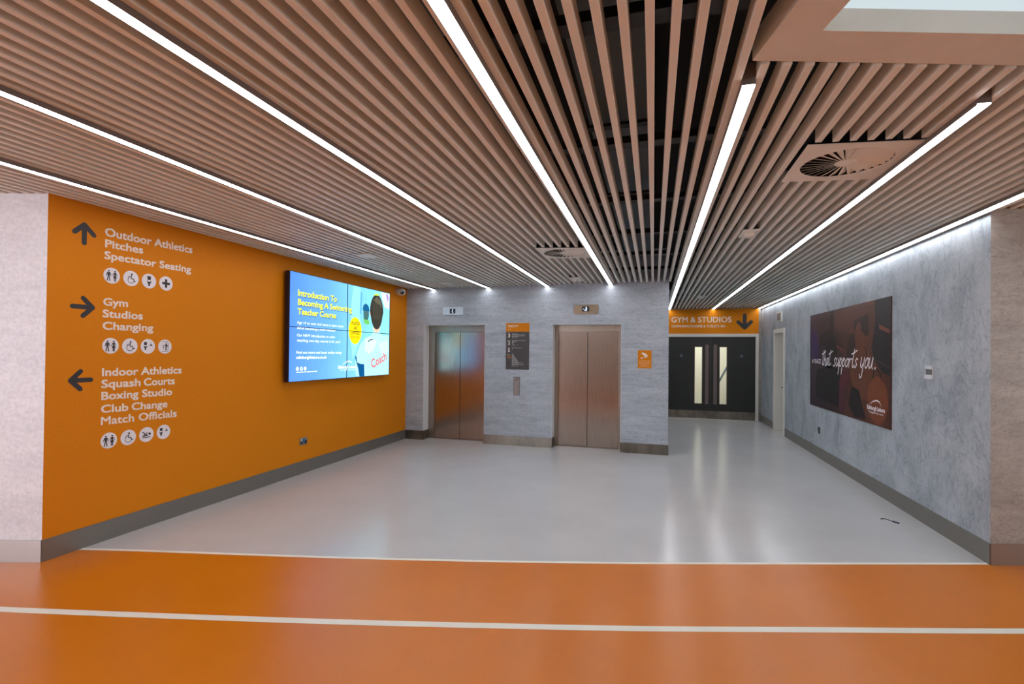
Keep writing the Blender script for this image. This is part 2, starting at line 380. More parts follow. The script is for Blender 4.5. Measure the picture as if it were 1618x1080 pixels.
# ventilation plates: four corners (near left, far left, far right, near right)
V1 = [(0.857, 3.262), (0.860, 3.906), (1.470, 4.000), (1.470, 3.350)]
V2 = [(-1.351, 5.672), (-1.351, 6.313), (-0.757, 6.416), (-0.757, 5.800)]
JO = {2.34: -3.434, 2.43: -2.784, 2.364: -1.655, 4.298: 1.798, 2.634: 0.284}
def ends(x):
    y1 = near(x) - 0.004 if (x < XL + 0.03 or x > XR + 0.03) else ((YB - 0.004) if x < XC + SWH else YE - 0.004)
    if XL - 0.03 < x <= XL + 0.02: y1 = PL[1] - 0.02
    if XR - 0.0 < x <= XR + 0.05: y1 = min(y1, PR[1] - 0.02)
    y0 = BK[1] + (x - BK[0]) * 0.303 + 0.004 if x > BK[0] - SWH else behind(x) + 0.01
    return y0, y1
for x in sorted(xs):
    y0, y1 = ends(x); seg = [(y0, y1)]
    for V, gap in ((V1, 0.035), (V2, 0.05)):
        if V[0][0] - 0.02 < x < V[2][0] + 0.03:
            t = (x - V[0][0]) / (V[3][0] - V[0][0]); t = max(0, min(1, t))
            n_ = V[0][1] + t * (V[3][1] - V[0][1]) - gap; f_ = V[1][1] + t * (V[2][1] - V[1][1]) + 0.004
            seg = [(y0, n_), (f_, y1)]
    for yj, xj in JO.items():
        if abs(x - xj) < 0.046:
            s2 = []
            for a, b in seg:
                s2 += [(a, yj - 0.0015), (yj + 0.0015, b)] if a < yj < b else [(a, b)]
            seg = s2
    for a, b in seg: slat(x, a, b)
for y in (-1.6, -0.4, 0.8, 2.0, 3.2, 4.4, 5.6, 6.8, 8.0):
    x1 = 0.37 if y < 3 else 2.66; x0 = XL + 0.02 if y > 2.8 else -5.6
    MB().box(x0, x1, y - 0.045, y + 0.045, ZT + 0.001, ZT + 0.045).build('carrier_rail', carrier_m, ceiling)
for y in (9.4, 10.6, 11.8, 13.0): MB().box(XC + 0.01, 2.66, y - 0.045, y + 0.045, ZT + 0.001, ZT + 0.045).build('carrier_rail', carrier_m, ceiling)
duct = empty('air_duct', (-0.2, 3.5, 3.25), 'dark grey rectangular air duct seen through the slats above the middle', 'duct')
for k in range(6):
    a = -1.0 + k * 1.45; MB().box(-0.42, -0.02, a + 0.02, a + 1.41, 3.22, 3.42).build('duct_section', duct_m, duct)
    MB().box(-0.44, 0.0, a + 1.41, a + 1.47, 3.20, 3.44).build('flange', carrier_m, duct)
duct2 = empty('cable_tray', (-1.2, 3.5, 3.3), 'narrow dark cable tray running beside the duct above the slats', 'cable tray')
tr = MB(); tr.box(-1.15, -0.9, -1, 8.6, 3.30, 3.305); tr.box(-1.155, -1.15, -1, 8.6, 3.30, 3.36); tr.box(-0.9, -0.895, -1, 8.6, 3.30, 3.36); tr.build('tray', duct_m, duct2)
for k in range(3): MB().tube([(-1.1 + 0.06 * k, -1, 3.32), (-1.08 + 0.06 * k, 3, 3.32), (-1.1 + 0.06 * k, 8.6, 3.32)], 0.014, 8).build('cable', carrier_m, duct2)

# linear lights: each hangs in a gap, its underside 26 mm below the slats
def lname(lab): return lab
lights = [(LX[0], behind(LX[0]) + 0.3, YB - 0.008, 'white linear ceiling light nearest the orange wall'),
          (LX[1], behind(LX[1]) + 0.3, YB - 0.008, 'white linear ceiling light, second from the orange wall'),
          (LX[2], behind(LX[2]) + 0.3, YB - 0.008, 'white linear ceiling light, third from the orange wall, ending between the two lifts'),
          (LX[3], behind(LX[3]) + 0.3, YB - 0.008, 'white linear ceiling light ending at the wall above the right lift'),
          (LX[4], 2.418, YE - 0.012, 'white linear ceiling light starting beside the bulkhead corner and running into the corridor'),
          (LX[5], 2.880, YE - 0.012, 'white linear ceiling light passing the large square air diffuser'),
          (LX[6], 3.45, YE - 0.012, 'white linear ceiling light running just above the trowelled right wall')]
for x, y0, y1, lab in lights:
    r = empty('linear_light', (x, (y0 + y1) / 2, 2.905), lab, 'ceiling light', 'linear lights in the slatted ceiling')
    hb = MB().box(x - 0.0275, x + 0.0275, y0, y1, 2.909, 3.008)
    hb.box(x - 0.0295, x - 0.0275, y0, y1, 2.9015, 2.930); hb.box(x + 0.0275, x + 0.0295, y0, y1, 2.892 if x > 2.5 else 2.9015, 2.930)
    hb.build('housing', hous_m, r)
    MB().box(x - 0.027, x + 0.027, y0 + 0.002, y1 - 0.002, 2.902, 2.909).build('diffuser', strip_m, r)

# bulkhead with roof light
e1 = Vector((DX, DY)); e2 = Vector((0.245, -0.9695))
A = Vector(BK); q = Vector((0.611, 2.142))
bl = tag(empty('bulkhead', (A.x, A.y, 2.942), 'taupe boxed bulkhead framing the bright roof light, upper right', 'bulkhead'), kind='structure')
def P2(base, a, b): v = base + e1 * a + e2 * b; return (v.x, v.y)
ring = MB()
ring.prism([P2(A, 0, 0), P2(A, 7, 0), P2(q, 6.85, 0), P2(q, 0, 0)], 2.942, 3.05)
ring.prism([P2(A, 0, 0), P2(q, 0, 0), P2(q, 0, 4.0), P2(A, 0, 4.3)], 2.942, 3.05)
ring.build('fascia', bulk_m, bl)
sh_ = MB(); sh_.prism([P2(q, 0.0, 0.0), P2(q, 6.8, 0), P2(q, 6.8, 4.0), P2(q, 0, 4.0)], 3.03, 3.045)
sh_.build('light_panel', roof_m, bl)

# ------------------------------------------------------------------ air diffusers
def vent(V, label, holec, R):
    c = Vector(((V[0][0] + V[2][0]) / 2, (V[0][1] + V[2][1]) / 2))
    r = empty('air_diffuser', (c.x, c.y, ZC), label, 'air vent', 'square swirl air diffusers in the ceiling')
    n = 48; mb = MB(); z0, z1 = ZC - 0.002, ZC + 0.004
    pts = []
    for k in range(n):
        a = 2 * math.pi * k / n; d = Vector((math.cos(a), math.sin(a))); best = 9
        hc = Vector(holec)
        for i in range(4):
            p, q_ = Vector(V[i]), Vector(V[(i + 1) % 4]); e = q_ - p; den = d.x * e.y - d.y * e.x
            if abs(den) < 1e-9: continue
            w = p - hc; t = (w.x * e.y - w.y * e.x) / den; s_ = (w.x * d.y - w.y * d.x) / den
            if t > 0 and -1e-6 <= s_ <= 1 + 1e-6: best = min(best, t)
        pts.append((hc + d * R, hc + d * best))
    # snap the nearest outer points to the corners so that the plate stays square-cornered
    for cn in V:
        cv = Vector(cn); i = min(range(n), key=lambda j: (pts[j][1] - cv).length); pts[i] = (pts[i][0], cv)
    for k in range(n):
        a, b = pts[k], pts[(k + 1) % n]; mb.prism([tuple(a[0]), tuple(a[1]), tuple(b[1]), tuple(b[0])], z0, z1)
    mb.build('face_plate', slat_m, r)
    mb = MB().lathe((holec[0], holec[1], ZC - 0.003), [(0.001, 0), (R * 0.22, 0), (R * 0.24, 0.006)], (0, 0, 1), 32)
    mb.build('hub', slat_m, r)
    MB().lathe((holec[0], holec[1], ZC + 0.10), [(R * 1.05, 0), (R * 1.05, 0.01)], (0, 0, 1), 32).build('plenum', seam_m, r)
    w = MB(); 
    for k in range(32):
        a, b = 2 * math.pi * k / 32, 2 * math.pi * (k + 1) / 32; rr = R * 1.05
        w.f.append(tuple(range(len(w.v), len(w.v) + 4)))
        w.v += [(holec[0] + rr * math.cos(a), holec[1] + rr * math.sin(a), ZC + 0.004), (holec[0] + rr * math.cos(b), holec[1] + rr * math.sin(b), ZC + 0.004),
                (holec[0] + rr * math.cos(b), holec[1] + rr * math.sin(b), ZC + 0.10), (holec[0] + rr * math.cos(a), holec[1] + rr * math.sin(a), ZC + 0.10)]
    w.build('plenum_side', seam_m, r)
    nv = 28
    for k in range(nv):
        a = 2 * math.pi * k / nv; d = Vector((math.cos(a), math.sin(a), 0)); t = Vector((-d.y, d.x, 0))
        hw0, hw1 = R * 0.22 * math.pi / nv * 0.9, R * math.pi / nv * 0.80
        lift = 0.42
        sec = []
        for rr, hw in ((R * 0.22, hw0), (R * 0.985, hw1)):
            p = Vector((holec[0], holec[1], ZC)) + d * rr
            lo = p - t * hw + Vector((0, 0, 2 * hw * lift)); hi = p + t * hw; th = Vector((0, 0, 0.0015))
            sec.append([lo, hi, hi + th, lo + th])
        MB().extr(sec[0], sec[1]).build('vane', slat_m, r)
    return r
vent(V1, 'large taupe square swirl air diffuser at the upper right, beside a linear light', (1.166, 3.625), 0.252)
vent(V2, 'smaller-looking grey square swirl air diffuser above the lifts', (-1.062, 6.045), 0.250)

def sensor(pts, label, dome=None, cat='ceiling sensor'):
    c = (sum(p[0] for p in pts) / 4, sum(p[1] for p in pts) / 4)
    r = empty('ceiling_plate', (c[0], c[1], ZC), label, cat, 'small fittings on the slats')
    bevel(MB().prism(pts, ZC - 0.012, ZC - 0.001).build('plate', slat_m, r), 0.002)
    if dome == 'dome':
        MB().lathe((c[0], c[1], ZC - 0.012), [(0.045, 0), (0.043, 0.015), (0.03, 0.03), (0.01, 0.036)], (0, 0, -1), 20).build('detector', plas_w, r, True)
    elif dome == 'box':
        bevel(MB().box(c[0] - 0.045, c[0] + 0.045, c[1] - 0.06, c[1] + 0.05, ZC - 0.045, ZC - 0.012).build('detector', slat_m, r), 0.006)
    return r
sensor([(0.835, 5.30), (0.985, 5.30), (0.985, 5.60), (0.835, 5.60)], 'small taupe ceiling plate with a detector box between two linear lights on the right', 'box')
sensor([(-3.62, 5.48), (-3.42, 5.48), (-3.42, 5.72), (-3.62, 5.72)], 'blank square ceiling plate in the blue glow above the screen')
sensor([(-3.66, 8.05), (-3.50, 8.05), (-3.50, 8.27), (-3.66, 8.27)], 'small square ceiling plate in front of the left lift, near the wall')
sensor([(-1.33, 7.98), (-1.16, 7.98), (-1.16, 8.38), (-1.33, 8.38)], 'small ceiling plate with a round detector in front of the right lift', 'dome')
sensor([(0.88, 11.0), (1.04, 11.0), (1.04, 11.4), (0.88, 11.4)], 'small dim ceiling plate with a round detector in front of the black double doors', 'dome')

# ------------------------------------------------------------------ lifts
def liftdoor(name, xo0, xo1, x0, xm, x1, label, text):
    yf = 9.03
    r = empty(name, ((xo0 + xo1) / 2, yf, 0), label, 'lift door', kind='structure')
    f = MB(); f.box(xo0, x0, yf, yf + 0.06, 0, 2.22); f.box(x1, xo1, yf, yf + 0.06, 0, 2.22); f.box(x0, x1, yf, yf + 0.06, 2.095, 2.22)
    bevel(f.build('door_frame', frame_m, r), 0.002)
    bevel(MB().box(x0 + 0.002, xm - 0.0035, yf + 0.022, yf + 0.05, 0.012, 2.093).build('door_panel', steel_m, r), 0.002)
    bevel(MB().box(xm + 0.0035, x1 - 0.002, yf + 0.022, yf + 0.05, 0.012, 2.093).build('door_panel', steel_m, r), 0.002)
    MB().box(xo0, xo1, yf + 0.06, yf + 0.07, 0, 2.22).build('dark_gap', seam_m, r)
    tag(MB().box(x0, x1, yf - 0.0, yf + 0.06, 0.0, 0.008).build('sill', frame_m, r), 'metal door sill')
liftdoor('door_1', -4.284, -3.03, -4.150, -3.622, -3.10, 'closed two-panel steel lift door on the left, reflecting the screen', 1)
liftdoor('door_2', -1.749, -0.536, -1.684, -1.146, -0.60, 'closed two-panel steel lift door on the right, under the second indicator', 2)

FB = Frame((0, YB, 0), (1, 0, 0), (0, -1, 0))
def indicator(x0, x1, z0, z1, sx0, sx1, sz0, sz1, label, kind, mat):
    r = empty('lift_indicator', ((x0 + x1) / 2, YB, (z0 + z1) / 2), label, 'lift indicator', 'lift floor indicators')
    bevel(MB().box(x0, x1, YB - 0.012, YB - 0.0005, z0, z1).build('plate', mat, r), 0.002)
    fr = Frame((0, YB - 0.012, 0), (1, 0, 0), (0, -1, 0))
    MB().box(sx0, sx1, YB - 0.014, YB - 0.0122, sz0, sz1).build('display', plas_d, r)
    cx, cz = (sx0 + sx1) / 2, (sz0 + sz1) / 2
    g = Flat(fr, 3, cx, cz, 0.035)
    if kind == 1: g.stroke([(0.25, 0.9), (-0.15, 0.5), (-0.2, -0.3), (0.2, -0.9)], 0.42); g.stroke([(0.9, -0.5), (0.95, -0.6)], 0.2)
    else: g.stroke([(-1.1, 0.1), (-0.7, -0.4), (-0.2, -0.9)], 0.3); g.stroke([(0.3, 0.7), (0.4, 0.2), (0.25, -0.7)], 0.75)
    g.build('digit', emis('indicator_digit%d' % kind, (215, 225, 255), 1.1), r)
indicator(-3.886, -3.472, 2.410, 2.560, -3.742, -3.627, 2.438, 2.525, 'steel lift indicator plate above the left lift, coloured pale for its reflection', 1, M('steel_reflection_tint', (206, 216, 224), 0.45, 0.4))  # bluish reflection is put into this plate's base colour
indicator(-1.362, -0.935, 2.396, 2.560, -1.218, -1.094, 2.443, 2.528, 'bronze-toned steel lift indicator plate above the right lift', 2, brushed('bronze_steel', (158, 140, 118), 0.35, (2, 2, 30)))

# call panel
call_m = M('dull_steel', (150, 138, 132), 0.5, 0.5)
r = empty('call_panel', (-2.41, YB, 1.09), 'narrow steel lift call panel under the floor directory', 'call panel')
bevel(MB().box(-2.469, -2.350, YB - 0.004, YB - 0.0005, 0.920, 1.260).build('surround', plas_d, r), 0.001)
bevel(MB().box(-2.463, -2.356, YB - 0.012, YB - 0.0042, 0.927, 1.253).build('plate', call_m, r), 0.002)
fr = Frame((0, YB - 0.012, 0), (1, 0, 0), (0, -1, 0))
g = Flat(fr, 1, -2.41, 1.205, 0.02); g.stroke([(-1.3, -0.9), (-0.2, -0.2), (0.9, 0.9)], 0.4); g.stroke([(0.1, 1), (1, 1), (1.0, 0.2)], 0.35); g.build('pictogram', dark_vinyl, r)
MB().lathe((-2.408, YB - 0.012, 1.085), [(0.026, 0), (0.026, 0.003), (0.02, 0.004)], (0, -1, 0), 24).build('call_button', plas_d, r)
MB().lathe((-2.410, YB - 0.0125, 1.085), [(0.019, 0), (0.019, 0.005), (0.017, 0.006)], (0, -1, 0), 24).build('button_cap', plate_m, r)
Flat(fr, 1, -2.41, 0.975, 0.02).rect(-1, 1, -0.05, 0.05).build('pictogram', mid_grey, r)

# floor directory
r = empty('directory_sign', (-2.40, YB, 1.39), 'tall charcoal floor directory with orange header between the lifts', 'sign')
bevel(MB().box(-2.619, -2.177, YB - 0.006, YB - 0.0005, 1.392, 2.087).build('panel', M('charcoal_panel', (62, 58, 58), 0.45), r), 0.001)
bevel(MB().box(-2.619, -2.177, YB - 0.006, YB - 0.0005, 2.087, 2.246).build('header', orange_m, r), 0.001)
fr = Frame((0, YB - 0.006, 0), (1, 0, 0), (0, -1, 0))
lettering('Meadowbank', fr, -2.585, -2.385, 2.184, 2.212, vinyl_m, r, 1, 0.03)
def bars(fr, k, rows, mat, parent, h, name='small_print'):
    g = Flat(fr, k)
    for (u0, u1, v) in rows:
        x = u0; random.seed(int((u0 * 7 + v * 991) * 100))
        while x < u1 - 0.004:
            w = min(random.uniform(1.2, 4.5) * h * 1.1, u1 - x)
            g.rect(x, x + w, v, v + h); x += w + h * 0.5
    return tag(g.build(name, mat, parent), kind='stuff')
vin2 = M('grey_print', (176, 172, 170), 0.5)
bars(fr, 1, [(-2.585, -2.44, 2.165), (-2.585, -2.52, 2.125)], M('pale_orange_print', (240, 190, 120), 0.5), r, 0.010)
for t, v, c in (('3', 1.985, vinyl_m), ('2', 1.850, vinyl_m), ('1', 1.713, vinyl_m)):
    if t == '1': Flat(fr, 1, -2.559, v, 0.066).poly([(-.12, 0), (.14, 0), (.14, 1), (-.05, 1), (-.3, .8), (-.3, .62), (-.12, .72)]).rect(-.3, .32, 0, .16).build('floor_number', c, r)
    else: lettering(t, fr, -2.580, -2.538, v, v + 0.066, c, r, 1, 0.02, name='floor_number')
    bars(fr, 1, [(-2.588, -2.535, v + 0.075)], vin2, r, 0.008)
lettering('G', fr, -2.588, -2.524, 1.600, 1.656, orange_m, r, 1, 0.0, name='floor_number')
bars(fr, 1, [(-2.588, -2.55, 1.665)], vin2, r, 0.008)
rows = [(-2.503, -2.386, 2.043), (-2.503, -2.256, 2.025), (-2.503, -2.262, 2.007), (-2.503, -2.386, 1.990), (-2.503, -2.46, 1.972), (-2.43, -2.41, 1.972),
        (-2.503, -2.248, 1.920), (-2.503, -2.41, 1.903), (-2.503, -2.455, 1.886), (-2.503, -2.47, 1.869), (-2.503, -2.44, 1.838), (-2.41, -2.39, 1.838),
        (-2.503, -2.313, 1.785), (-2.503, -2.485, 1.765)]
ws = [0.03, 0.045, 0.05, 0.065, 0.08, 0.095, 0.105, 0.115, 0.12, 0.215, 0.13, 0.235]
rows += [(-2.503, -2.503 + w, 1.668 - i * 0.0172) for i, w in enumerate(ws)] + [(-2.503, -2.44, 1.452), (-2.415, -2.39, 1.452)]
bars(fr, 1, rows, vin2, r, 0.0085)

# camera-surveillance notice
r = empty('cctv_sign', (-0.145, YB, 1.455), 'small orange camera surveillance notice right of the right lift', 'sign')
bevel(MB().box(-0.259, -0.030, YB - 0.005, YB - 0.0005, 1.457, 1.765).build('panel', orange_m, r), 0.001)
fr = Frame((0, YB - 0.005, 0), (1, 0, 0), (0, -1, 0))
g = Flat(fr, 1, -0.145, 1.680, 0.05)
g.poly([(-1.1, 0.75), (-0.7, 1.0), (0.6, 0.45), (0.95, 0.0), (0.85, -0.3), (0.3, -0.3), (-0.5, 0.05)]); g.stroke([(0.1, -0.1), (-0.1, -0.75), (0.9, -0.45)], 0.3); g.disc(-1.0, -0.95, 0.3, 12)
g.build('pictogram', vinyl_m, r)
bars(fr, 1, [(-0.245, -0.05, 1.585), (-0.24, -0.055, 1.562), (-0.24, -0.055, 1.542), (-0.235, -0.06, 1.522), (-0.21, -0.1, 1.500), (-0.245, -0.05, 1.475)], M('pale_print', (238, 170, 110), 0.5), r, 0.010)

# ------------------------------------------------------------------ wayfinding on the orange wall
FL = Frame((XL, 0, 0), (0, 1, 0), (1, 0, 0))
def man(g, cx, s=1.0, y=0.0):
    P = lambda x, yy: (cx + x * s, y + yy * s)
    g.disc(*P(0, 0.62), 0.115 * s, 16)
    g.poly([P(-.17, .46), P(.17, .46), P(.2, .3), P(.12, -.08), P(-.12, -.08), P(-.2, .3)])
    g.stroke([P(-.17, .4), P(-.27, .15), P(-.29, -.05)], .09 * s); g.stroke([P(.17, .4), P(.27, .15), P(.29, -.05)], .09 * s)
    g.stroke([P(-.06, -.05), P(-.12, -.4), P(-.2, -.72)], .13 * s); g.stroke([P(.06, -.05), P(.12, -.4), P(.16, -.74)], .13 * s)
def woman(g, cx, s=1.0, y=0.0):
    P = lambda x, yy: (cx + x * s, y + yy * s)
    g.disc(*P(0, 0.62), 0.115 * s, 16)
    g.poly([P(-.13, .46), P(.13, .46), P(.17, .3), P(.1, .12), P(.27, -.32), P(-.27, -.32), P(-.1, .12), P(-.17, .3)])
    g.stroke([P(-.14, .4), P(-.28, .12), P(-.31, -.02)], .08 * s); g.stroke([P(.14, .4), P(.28, .12), P(.31, -.02)], .08 * s)
    g.stroke([P(-.07, -.32), P(-.08, -.74)], .12 * s); g.stroke([P(.07, -.32), P(.08, -.74)], .12 * s)
def toilet(g, cx, s=1.0, y=0.0):
    P = lambda x, yy: (cx + x * s, y + yy * s)
    g.poly([P(-.27, .66), P(.27, .66), P(.22, .14), P(-.22, .14)])
    g.poly([P(-.34, .06), P(-.25, .04), P(-.15, -.08), P(.15, -.08), P(.25, .04), P(.34, .06), P(.22, -.28), P(.12, -.36), P(.15, -.66), P(-.15, -.66), P(-.12, -.36), P(-.22, -.28)])
def wheelchair(g):
    g.disc(.08, .55, .12, 16); g.stroke([(.06, .4), (-.02, .08), (.02, -.02), (.3, -.04), (.44, -.36), (.56, -.3)], .11)
    g.stroke([(.0, .28), (-.28, .24), (-.36, .1)], .07)
    g.stroke([(-.02 + .4 * math.cos(a), -.22 + .4 * math.sin(a)) for a in [math.radians(120 + i * 15) for i in range(16)]], .07)
def shower(g, cx, cy, s=1.0):
    g.poly([(cx - .22 * s, cy), (cx + .22 * s, cy), (cx + .12 * s, cy + .12 * s), (cx + .05 * s, cy + .2 * s), (cx - .05 * s, cy + .2 * s), (cx - .12 * s, cy + .12 * s)])
    g.stroke([(cx, cy + .2 * s), (cx, cy + .45 * s)], .04)
def icons(root, zc, kinds):
    for i, kd in enumerate(kinds):
        y = (3.271, 3.442, 3.613, 3.786)[i]
        d = Flat(FL, 1, y, zc, 0.0705).disc(0, 0, 1, 40).build('icon_disc', disc_m, root)
        g = Flat(FL, 2, y, zc, 0.0705)
        if kd == 'people': man(g, -.38, .9); woman(g, .38, .9)
        elif kd == 'wheelchair': wheelchair(g)
        elif kd == 'toilet': toilet(g, 0)
        elif kd == 'cross': g.rect(-.17, .17, -.6, .6); g.rect(-.58, -.17, -.17, .17); g.rect(.17, .58, -.17, .17)
        elif kd == 'wetroom': toilet(g, -.36, .8, .05); shower(g, .42, .08, 1.1)
        elif kd == 'changing':
            g.stroke([(-.45, .68), (.42, .68), (.46, .64), (.46, -.64), (.42, -.68), (-.45, -.68)], .05); man(g, .17, .72); g.disc(-.25, .12, .09, 12); g.disc(-.25, -.14, .09, 12)
        elif kd == 'baby':
            g.rect(-.6, .55, -.42, -.32); g.disc(.42, .06, .17, 18); g.stroke([(.12, -.12), (-.52, -.16), (-.12, .06), (-.55, .38)], .12); g.stroke([(.1, -.1), (-.05, -.05), (.06, .3)], .1)
        g.build('pictogram', dark_vinyl, d)
def arrow_up(fr, cu, cv, ang, par, mat, k=1, w=0.040, L=0.078, hw=0.075, name='arrow'):
    g = Flat(fr, k, cu, cv, 1.0); ca, sa = math.cos(ang), math.sin(ang); R_ = lambda x, y: (x * ca - y * sa, x * sa + y * ca)
    g.stroke([R_(0, -L), R_(0, L)], w); g.stroke([R_(-hw, L - hw), R_(0, L), R_(hw, L - hw)], w)
    return g.build(name, mat, par)
r = empty('wayfinding_sign', (XL, 3.5, 2.35), 'upper wall directions reading Outdoor Athletics, Pitches, Spectator Seating with upward arrow', 'sign', 'directions on the orange wall')
arrow_up(FL, 3.043, 2.674, 0, r, dark_vinyl)
lettering('Outdoor Athletics', FL, 3.208, 4.073, 2.697, 2.772, vinyl_m, r, 1, 0.026, drop=0.012)
lettering('Pitches', FL, 3.210, 3.551, 2.598, 2.668, vinyl_m, r, 1, 0.026, drop=0.006)
lettering('Spectator Seating', FL, 3.206, 4.061, 2.494, 2.564, vinyl_m, r, 1, 0.026, drop=0.010)
icons(r, 2.352, ['people', 'wheelchair', 'toilet', 'cross'])
r = empty('wayfinding_sign', (XL, 3.5, 1.72), 'middle wall directions reading Gym, Studios, Changing with right arrow', 'sign', 'directions on the orange wall')
arrow_up(FL, 3.040, 2.052, -math.pi / 2, r, dark_vinyl)
lettering('Gym', FL, 3.203, 3.418, 2.082, 2.150, vinyl_m, r, 1, 0.026, drop=0.004)
lettering('Studios', FL, 3.200, 3.559, 1.977, 2.047, vinyl_m, r, 1, 0.026, drop=0.003)
lettering('Changing', FL, 3.201, 3.663, 1.869, 1.939, vinyl_m, r, 1, 0.026, drop=0.003)
icons(r, 1.725, ['people', 'wheelchair', 'wetroom', 'changing'])
r = empty('wayfinding_sign', (XL, 3.5, 0.88), 'lower wall directions listing Indoor Athletics to Match Officials with left arrow', 'sign', 'directions on the orange wall')
arrow_up(FL, 3.036, 1.430, math.pi / 2, r, dark_vinyl)
lettering('Indoor Athletics', FL, 3.203, 3.971, 1.458, 1.530, vinyl_m, r, 1, 0.026, drop=-0.003)
lettering('Squash', FL, 3.199, 3.548, 1.354, 1.426, vinyl_m, r, 1, 0.026, drop=-0.003)
lettering('Courts', FL, 3.578, 3.897, 1.351, 1.423, vinyl_m, r, 1, 0.026, drop=-0.003)
lettering('Boxing Studio', FL, 3.201, 3.871, 1.249, 1.320, vinyl_m, r, 1, 0.026, drop=-0.009)
lettering('Club', FL, 3.200, 3.437, 1.135, 1.205, vinyl_m, r, 1, 0.026, drop=-0.005)
lettering('Change', FL, 3.468, 3.822, 1.130, 1.200, vinyl_m, r, 1, 0.026, drop=-0.007)
lettering('Match Officials', FL, 3.201, 3.924, 1.028, 1.100, vinyl_m, r, 1, 0.020, drop=-0.012)
icons(r, 0.881, ['people', 'wheelchair', 'baby', 'wetroom'])

# ------------------------------------------------------------------ video wall
ty0, ty1, tz0, tz1 = 5.395, 7.955, 1.285, 2.742
TX = -4.55
r = empty('video_wall', (XL, (ty0 + ty1) / 2, tz0), 'large bright screen of four panels on the orange wall showing a swimming course advert', 'screen')
def grad_screen():
    mt = bpy.data.materials.new('screen_blue'); mt.use_nodes = True; nt = mt.node_tree; nt.nodes.clear(); L = nt.links
    tc = nt.nodes.new('ShaderNodeTexCoord'); sp = nt.nodes.new('ShaderNodeSeparateXYZ'); L.new(tc.outputs['Object'], sp.inputs[0])
    mr = nt.nodes.new('ShaderNodeMapRange'); mr.inputs[1].default_value = -1.28; mr.inputs[2].default_value = 1.28; L.new(sp.outputs[1], mr.inputs[0])
    rp = nt.nodes.new('ShaderNodeValToRGB')
    st = [(0.0, (92, 146, 236)), (0.3, (112, 176, 246)), (0.52, (132, 206, 250)), (0.75, (140, 222, 246)), (1.0, (150, 226, 240))]
    while len(rp.color_ramp.elements) < len(st): rp.color_ramp.elements.new(0.5)
    for e, (p, c) in zip(rp.color_ramp.elements, st): e.position = p; e.color = (*lin(c), 1)
    L.new(mr.outputs[0], rp.inputs[0])
    n = nt.nodes.new('ShaderNodeTexNoise'); n.inputs['Scale'].default_value = 1.6; L.new(tc.outputs['Object'], n.inputs['Vector'])
    r2 = nt.nodes.new('ShaderNodeValToRGB'); r2.color_ramp.elements[0].position = .3; r2.color_ramp.elements[1].position = .75
    r2.color_ramp.elements[0].color = (.78, .86, .97, 1); r2.color_ramp.elements[1].color = (1, 1, 1, 1); L.new(n.outputs['Fac'], r2.inputs[0])
    mx = nt.nodes.new('ShaderNodeMix'); mx.data_type = 'RGBA'; mx.blend_type = 'MULTIPLY'; mx.inputs[0].default_value = .8
    L.new(rp.outputs[0], mx.inputs[6]); L.new(r2.outputs[0], mx.inputs[7])
    e = nt.nodes.new('ShaderNodeEmission'); e.inputs[1].default_value = SCREEN; L.new(mx.outputs[2], e.inputs[0])
    o = nt.nodes.new('ShaderNodeOutputMaterial'); L.new(e.outputs[0], o.inputs[0]); return mt
scr_m = grad_screen(); ym, zm = (ty0 + ty1) / 2, (tz0 + tz1) / 2
MB().box(XL + 0.0005, XL + 0.045, ty0 + 0.15, ty1 - 0.15, tz0 + 0.12, tz1 - 0.12).build('wall_bracket', plas_d, r)
case_m = M('screen_case', (16, 18, 40), 0.35)
for a, b in ((ty0, ym - 0.001), (ym + 0.001, ty1)):
    for c, d in ((tz0, zm - 0.001), (zm + 0.001, tz1)):
        pn = MB().box(XL + 0.045, TX - 0.003, a, b, c, d).build('display_panel', case_m, r)
        e = 0.004
        MB().box(TX - 0.0029, TX - 0.001, a + e, b - e, c + e, d - e).build('lit_screen', scr_m, pn)
FT = Frame((TX, ty0, tz0), (0, 1, 0), (1, 0, 0), ty1 - ty0, tz1 - tz0)
def E(rgb, s=1.0): return emis('screen_%d_%d_%d' % rgb, rgb, SCREEN * s)
asp = (ty1 - ty0) / (tz1 - tz0)
# the picture: pool, swimmer with cap, back of a coach's head and shirt
Flat(FT, 0.2).poly([(.64, .94), (.655, .94), (.648, .70), (.634, .70)]).build('picture', E((96, 170, 222)), r)
Flat(FT, 0.2).poly([(.56, .99), (.64, .99), (.63, .7), (.66, .5), (.60, .3), (.56, .2), (.53, .5), (.54, .8)]).build('picture', E((150, 224, 250)), r)
Flat(FT, 0.3).poly([(.88, .99), (.995, .99), (.995, .80), (.93, .82), (.90, .90)]).build('picture', E((214, 224, 240)), r)
Flat(FT, 0.5).poly([(.945, .97), (.965, .99), (.985, .93), (.97, .89)]).build('picture', E((176, 142, 200)), r)
Flat(FT, 0.6).poly([(.665, .76), (.672, .80), (.70, .825), (.73, .80), (.74, .76), (.74, .74), (.665, .74)]).build('picture', E((24, 96, 140)), r)
Flat(FT, 0.7).poly([(.672, .74), (.735, .74), (.735, .68), (.72, .63), (.695, .62), (.675, .66)]).build('picture', E((70, 110, 110)), r)
Flat(FT, 0.8).poly([(.67, .66), (.69, .64), (.735, .64), (.745, .60), (.72, .585), (.68, .60)]).build('picture', E((112, 196, 96)), r)
Flat(FT, 0.9).poly([(.60, .02), (.585, .12), (.60, .24), (.64, .36), (.70, .44), (.77, .47), (.79, .52), (.86, .52), (.90, .475), (.995, .48), (.995, .005), (.63, .005)]).build('picture', E((176, 232, 250)), r)
Flat(FT, 1.0).poly([(.70, .42), (.77, .45), (.84, .40), (.80, .30), (.74, .25), (.69, .30)]).build('picture', E((206, 242, 252)), r)
